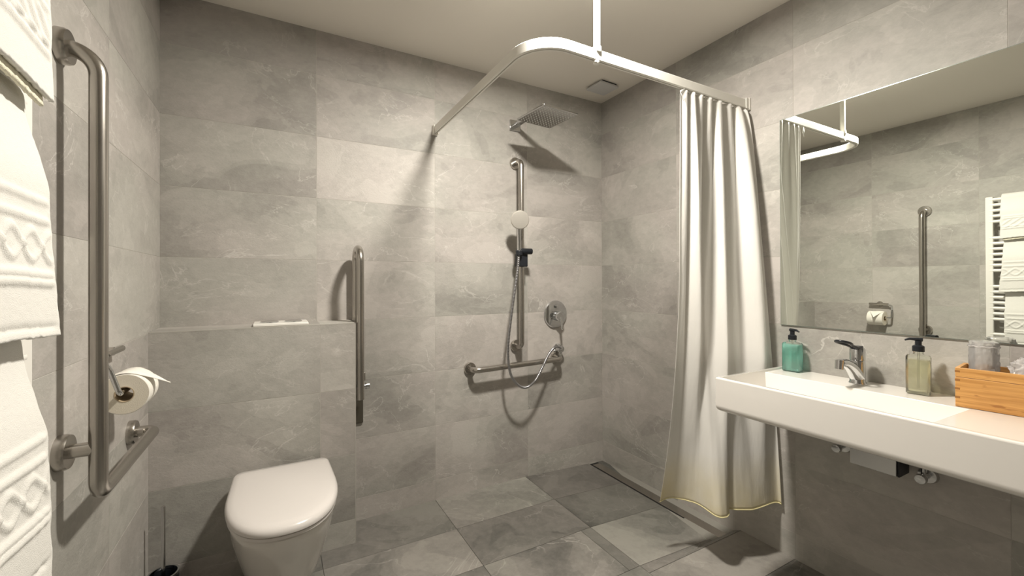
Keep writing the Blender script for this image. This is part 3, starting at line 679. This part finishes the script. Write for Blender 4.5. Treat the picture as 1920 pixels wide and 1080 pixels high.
bm = BM(); box(bm, tx-.022, ty-.012, SH+.128, tx+.018, ty+.012, SH+.140); obj('lever_foot', bm, M_black, t, bevel=.003)

# ------------------------------------------------------------------ soap bottles
def bottle(name, x, y, w_, d_, h_, rot, liquid, lh, label, nz):
    t = thing(name, (x, y, SH), label, 'soap dispenser', 'pump soap bottles on the basin')
    R = Matrix.Rotation(rot, 4, 'Z')
    def rr(hw_, hd_, z, rc, n=6):
        out = []
        for sx, sy, a0_ in ((1, 1, 0), (-1, 1, 90), (-1, -1, 180), (1, -1, 270)):
            for k in range(n+1):
                a = math.radians(a0_+90*k/n); p = R @ Vector((sx*(hw_-rc)+rc*math.cos(a), sy*(hd_-rc)+rc*math.sin(a), 0)); out.append((x+p.x, y+p.y, z))
        return out
    def body(ins, z0, z1, neck):
        bm = BM(); hw_, hd_ = w_/2-ins, d_/2-ins
        L_ = [rr(hw_-.004, hd_-.004, z0, .006), rr(hw_, hd_, z0+.004, .009), rr(hw_, hd_, z1-.007, .009), rr(hw_-.003, hd_-.003, z1-.001, .008)]
        if neck: L_ += [rr(hw_-.012, hd_-.010, z1+.0005, .008), rr(.0135, .0135, z1+.003, .0134), rr(.0125, .0125, z1+.006, .0124), rr(.0125, .0125, z1+.016, .0124)]
        else: L_ += [rr(hw_*.5, hd_*.5, z1-.001, .004)]
        rings = [[bm.verts.new(p) for p in l] for l in L_]; n = len(rings[0])
        for a_, b_ in zip(rings[:-1], rings[1:]):
            for k in range(n): bm.faces.new((a_[k], a_[(k+1) % n], b_[(k+1) % n], b_[k]))
        bm.faces.new(rings[0][::-1]); bm.faces.new(rings[-1]); return bm
    obj('bottle_body', body(0, SH+.0005, SH+h_, True), M_bottle, t, ang=50)
    obj('liquid', body(.0010, SH+.004, SH+lh, False), liquid, t, ang=50)
    z1 = SH+h_+.012
    bm = BM(); lathe(bm, (x, y, 0), [(0, z1), (.0155, z1), (.0155, z1+.017), (.012, z1+.020), (.0085, z1+.022), (.0085, z1+.036), (0, z1+.036)], 'Z', 28)
    d = Vector(nz).normalized(); bx = [Vector((x, y, z1+.040))-d*.010, Vector((x, y, z1+.041))+d*.022, Vector((x, y, z1+.036))+d*.034]
    tube(bm, bx, [.007, .0045, .0028], 14); pm = obj('pump', bm, M_black, t)
    bm = BM(); tube(bm, [(x, y, SH+.02), (x, y, z1)], .0025, 10); obj('dip_tube', bm, M_bottle, t)
bottle('soap_dispenser', 1.928, .975, .066, .046, .122, math.radians(95), M_teal, .116, 'clear pump bottle of teal soap at the far left corner of the basin', (-.35, -.9, 0))
bottle('soap_dispenser', 1.908, .576, .060, .040, .132, math.radians(100), M_yellow, .118, 'clear pump bottle of pale yellow soap between the tap and the bamboo box', (-.5, .85, 0))

# ------------------------------------------------------------------ bamboo box with wrapped tumbler and packet
t = thing('bamboo_box', (1.88, .36, SH), 'open bamboo storage box on the right end of the basin counter', 'box')
ang = math.radians(6); c0 = (1.822, .468, 0)
X0, X1, Y0, Y1, Z0, Z1 = 1.822, 1.952, .150, .468, SH+.001, SH+.118
def bx(bm, *a): box(bm, *a, rot=(c0, ang))
bm = BM(); bx(bm, X0, Y0, Z0, X0+.009, Y1, Z1-.0285); bx(bm, X0, Y0, Z1-.0275, X0+.009, Y1, Z1); obj('front_board', bm, M_bamboo, t, bevel=.001)
bm = BM(); bx(bm, X1-.009, Y0, Z0, X1, Y1, Z1); obj('back_board', bm, M_bamboo, t, bevel=.001)
for a_, b_ in ((Y1-.009, Y1+.0004), (Y0, Y0+.009)):
    bm = BM(); bx(bm, X0+.0092, a_, Z0, X1-.0092, b_, Z1); obj('end_board', bm, M_bamboo, t, bevel=.001)
bm = BM(); bx(bm, X0+.009, Y0+.009, Z0, X1-.009, Y1-.009, Z0+.006); obj('bottom_board', bm, M_bamboo, t)
M_eg = P('bamboo_end_grain', (.34, .15, .04), .5, bump=(90, .3, .001))
for z in (Z1-.014, Z1-.040, Z1-.066, Z1-.092):
    bm = BM(); bx(bm, X0-.0003, Y1-.010, z, X0+.004, Y1+.0007, z+.006); obj('finger_joint', bm, M_eg, t)
R6 = Matrix.Rotation(ang, 4, 'Z')
def inbox(x, y): p = R6 @ (Vector((x, y, 0))-Vector(c0))+Vector(c0); return p.x, p.y
def tumbler(x, y, label, first=True):
    zb_ = SH+.0085
    t = thing('tumbler', (x, y, zb_), label, 'glass')
    bm = BM(); lathe(bm, (x, y, zb_), [(0, 0), (.023, 0), (.025, .004), (.031, .150), (.0315, .152), (.030, .152), (.0235, .010), (0, .010)], 'Z', 40); obj('glass', bm, M_glass, t)
    bm = BM(); seg = 56; rings = []
    for j in range(26):
        v = j/25; z = .001+.197*v; r = .0265+.0075*min(1, v*1.1)
        row = []
        for k in range(seg):
            a = 2*math.pi*k/seg
            q = noise.noise(Vector((math.cos(a)*2.2+x*9, math.sin(a)*2.2, v*5+y*7)))*.004+noise.noise(Vector((math.cos(a)*6, math.sin(a)*6, v*13)))*.002
            rr_ = r+abs(q)*(1 if .04 < v else 0)
            row.append(bm.verts.new((x+rr_*math.cos(a), y+rr_*math.sin(a), zb_+z*.80)))
        rings.append(row)
    for a_, b_ in zip(rings[:-1], rings[1:]):
        for k in range(seg): bm.faces.new((a_[k], a_[(k+1) % seg], b_[(k+1) % seg], b_[k]))
    bm.faces.new(rings[-1]); obj('plastic_wrap', bm, M_wrap, t)
gx_, gy_ = inbox(1.888, .418)
# tall wrapped tumbler stands on a lower one, so its rim shows well above the box
def stack(x, y):
    zb_ = SH+.0085
    t = thing('tumbler', (x, y, zb_), 'upside-down drinking glass wrapped in clear film at the left end of the bamboo box', 'glass')
    bm = BM(); lathe(bm, (x, y, zb_), [(.0275, 0), (.0285, 0), (.0262, .175), (.025, .180), (0, .180), (0, .168), (.0235, .166), (.0275, 0)], 'Z', 44); obj('glass', bm, M_tumbler, t)
    bm = BM(); seg = 60; rings = []
    for j in range(34):
        v = j/33; r = .0305-.001*v
        row = []
        for k in range(seg):
            a = 2*math.pi*k/seg
            q = noise.noise(Vector((math.cos(a)*2.4+5, math.sin(a)*2.4, v*7)))*.005+noise.noise(Vector((math.cos(a)*6, math.sin(a)*6, v*18)))*.0025
            row.append(bm.verts.new((x+(r+abs(q))*math.cos(a), y+(r+abs(q))*math.sin(a), zb_+.001+.186*v)))
        rings.append(row)
    top = [bm.verts.new((x+(p.co.x-x)*.8, y+(p.co.y-y)*.8, p.co.z+.003+.003*noise.noise(p.co*60))) for p in rings[-1]]
    rings.append(top)
    for a_, b_ in zip(rings[:-1], rings[1:]):
        for k in range(seg): bm.faces.new((a_[k], a_[(k+1) % seg], b_[(k+1) % seg], b_[k]))
    bm.faces.new(top); obj('plastic_wrap', bm, M_wrap, t)
    bm = BM(); R_ = [Vector((x+.0325*math.cos(2*math.pi*k/48), y+.0325*math.sin(2*math.pi*k/48), zb_+.174+.0015*math.sin(k*1.3))) for k in range(49)]
    tube(bm, R_, .0016, 8, caps=False); obj('wrap_fold', bm, M_wrap, t)
stack(gx_, gy_)
# crumpled white packet
px_, py_ = inbox(1.885, .312)
t = thing('wrapped_packet', (px_, py_, SH+.0085), 'crumpled clear film packet with white contents in the bamboo box beside the wrapped glass', 'packet')
def blob(cx_, cy_, cz_, sx, sy, sz, amp, fr_, seed, seg=48, rg=30):
    bm = BM(); rings = []
    for j in range(1, rg):
        th = math.pi*j/rg; row = []
        for k in range(seg):
            a = 2*math.pi*k/seg; d = Vector((math.sin(th)*math.cos(a), math.sin(th)*math.sin(a), math.cos(th)))
            q = 1+amp*noise.fractal(d*fr_+Vector((seed, 0, 0)), .8, 2, 3)
            e = lambda c, s_: math.copysign(abs(c)**.6, c)*s_*q
            row.append(bm.verts.new((cx_+e(d.x, sx), cy_+e(d.y, sy), cz_+e(d.z, sz))))
        rings.append(row)
    for a_, b_ in zip(rings[:-1], rings[1:]):
        for k in range(seg): bm.faces.new((a_[k], a_[(k+1) % seg], b_[(k+1) % seg], b_[k]))
    bm.faces.new(rings[0][::-1]); bm.faces.new(rings[-1]); return bm
obj('cloth', blob(px_, py_, SH+.076, .036, .052, .058, .10, 2.2, 4), P('packet_white', (.92, .90, .90), .6, bump=(40, .5, .004)), t)
obj('film', blob(px_+.004, py_-.004, SH+.090, .042, .058, .070, .22, 3.2, 11), M_wrap, t, ang=30)

# ------------------------------------------------------------------ towel radiator
RX = -.362
t = thing('towel_radiator', (XL, .69, .45), 'white tubular towel radiator on the left wall under hanging towels', 'radiator')
for y_ in (.937, .455):
    bm = BM(); box(bm, RX-.016, y_-.018, .45, RX+.016, y_+.018, 1.771); obj('upright', bm, M_white, t, bevel=.005)
zs = [1.752-.0375*k for k in range(5)]+[1.491-.037*k for k in range(7)]+[1.162-.037*k for k in range(7)]+[.838-.037*k for k in range(7)]+[.53, .493]
for z in zs:
    bm = BM(); tube(bm, [(RX+.006, .46, z), (RX+.006, .935, z)], .0108, 16); obj('bar', bm, M_white, t)
for y_ in (.52, .86):
    for z in (1.64, .60):
        bm = BM(); tube(bm, [(XL, y_, z), (RX-.004, y_, z)], .011, 16); obj('wall_mount', bm, M_white, t)

# ------------------------------------------------------------------ towels
def towel(label, ztop, zbot, y0, y1, band, seed, inner, skew=0.0, flare=0.0):
    """folded towel draped over a bar; band = list of (distance above hem, kind)"""
    XB = RX+.006; r = .0135+.008
    def layer(r, zb, yo, th, rel):
        bm = BM(); prof_ = []
        nb = 24
        for k in range(nb): prof_.append((-r, lerp(ztop-.20, ztop, k/nb)))
        for k in range(13):
            a = math.pi-math.pi*k/12; prof_.append((r*math.cos(a), ztop+r*math.sin(a)))
        nf = int((ztop-zb)/.0032)
        for k in range(1, nf+1): prof_.append((r, lerp(ztop, zb, k/nf)))
        ny = int((y1-y0)/.0034); G_ = []
        for ii, (dx, z) in enumerate(prof_):
            row = []
            for m in range(ny+1):
                s_ = m/ny; h_ = z-zb
                front = 1 if dx > r*.95 else 0
                fl = flare*(1-h_/(ztop-zb))**2 if front else 0
                y = lerp(y0, y1+yo+fl, s_)
                edge = min(1, min(m, ny-m)/5)
                x = XB+dx
                y += .0022*noise.noise(Vector((seed, z*28, s_*3)))*s_*2
                if front:
                    hang = (ztop-z)/(ztop-zb)
                    x += .022*sstep(hang*2.6)+.010*hang+.005*noise.noise(Vector((y*6+seed, z*5, .3)))*hang + .004*math.sin(y*19+seed)*hang
                    if rel:
                        d = 0
                        for pos, kind, amt in band:
                            if kind == 'ridge': d += amt*math.exp(-((h_-pos)/.0048)**2)
                            if kind == 'step': d += amt*sstep((h_-pos)/.004+.5)
                            if kind == 'wave':
                                for sg in (1, -1):
                                    wz = pos+.020*math.sin(2*math.pi*(y/.105)+(0 if sg > 0 else math.pi)); d += amt*math.exp(-((h_-wz)/.0050)**2)
                            if kind == 'twill':
                                if abs(h_-pos) < .030: d += amt*max(0, math.sin(2*math.pi*(y*26+h_*30)))*sstep((.030-abs(h_-pos))/.008)
                        x += d*edge
                    x += .0004*noise.noise(Vector((y*170, z*170, seed)))
                z2 = z+skew*(s_-.5)*(1 if front else 0)*((ztop-z)/(ztop-zb))**2+((.003*math.sin(s_*9+seed)+.003*noise.noise(Vector((s_*38, seed, 2)))) if front else 0)*((ztop-z)/(ztop-zb))
                row.append(bm.verts.new((x, y, z2)))
            G_.append(row)
        for a_, b_ in zip(G_[:-1], G_[1:]):
            for m in range(ny): bm.faces.new((a_[m], a_[m+1], b_[m+1], b_[m]))
        return bm
    o = obj('towel', layer(r+.0075, zbot, 0, .006, True), M_towel, None, solid=.0065, ang=180)
    tag(o, label, 'towel', 'towels hanging on the radiator')
    obj('inner_fold', layer(r, zbot-inner, -.012, .005, False), P('terry_inner', (.84, .80, .64), .95, bump=(420, .8, .003)) if seed == 1 else M_towel, o, solid=.005, ang=180)
bandA = [(.062, 'ridge', .004), (.074, 'ridge', .004), (.094, 'twill', .0035), (.128, 'ridge', .004), (.140, 'ridge', .004)]
bandB = [(.014, 'ridge', -.003), (.078, 'ridge', .0045), (.090, 'ridge', .004), (.130, 'wave', .0034), (.168, 'ridge', .0038), (.196, 'ridge', .0035)]
towel('white towel with a ribbed border, topmost of the three on the radiator', 1.752, 1.485, .50, .878, bandA, 1, .012, skew=-.008)
towel('white towel with a woven wave border, middle of the three on the radiator', 1.472, 1.128, .50, .868, bandB, 2, -.01, flare=.018)
towel('white towel with a raised wave border, lowest of the three on the radiator', 1.112, .735, .50, .862, [(a+.05, k, c*1.1) for a, k, c in bandB], 3, -.01, flare=.0)
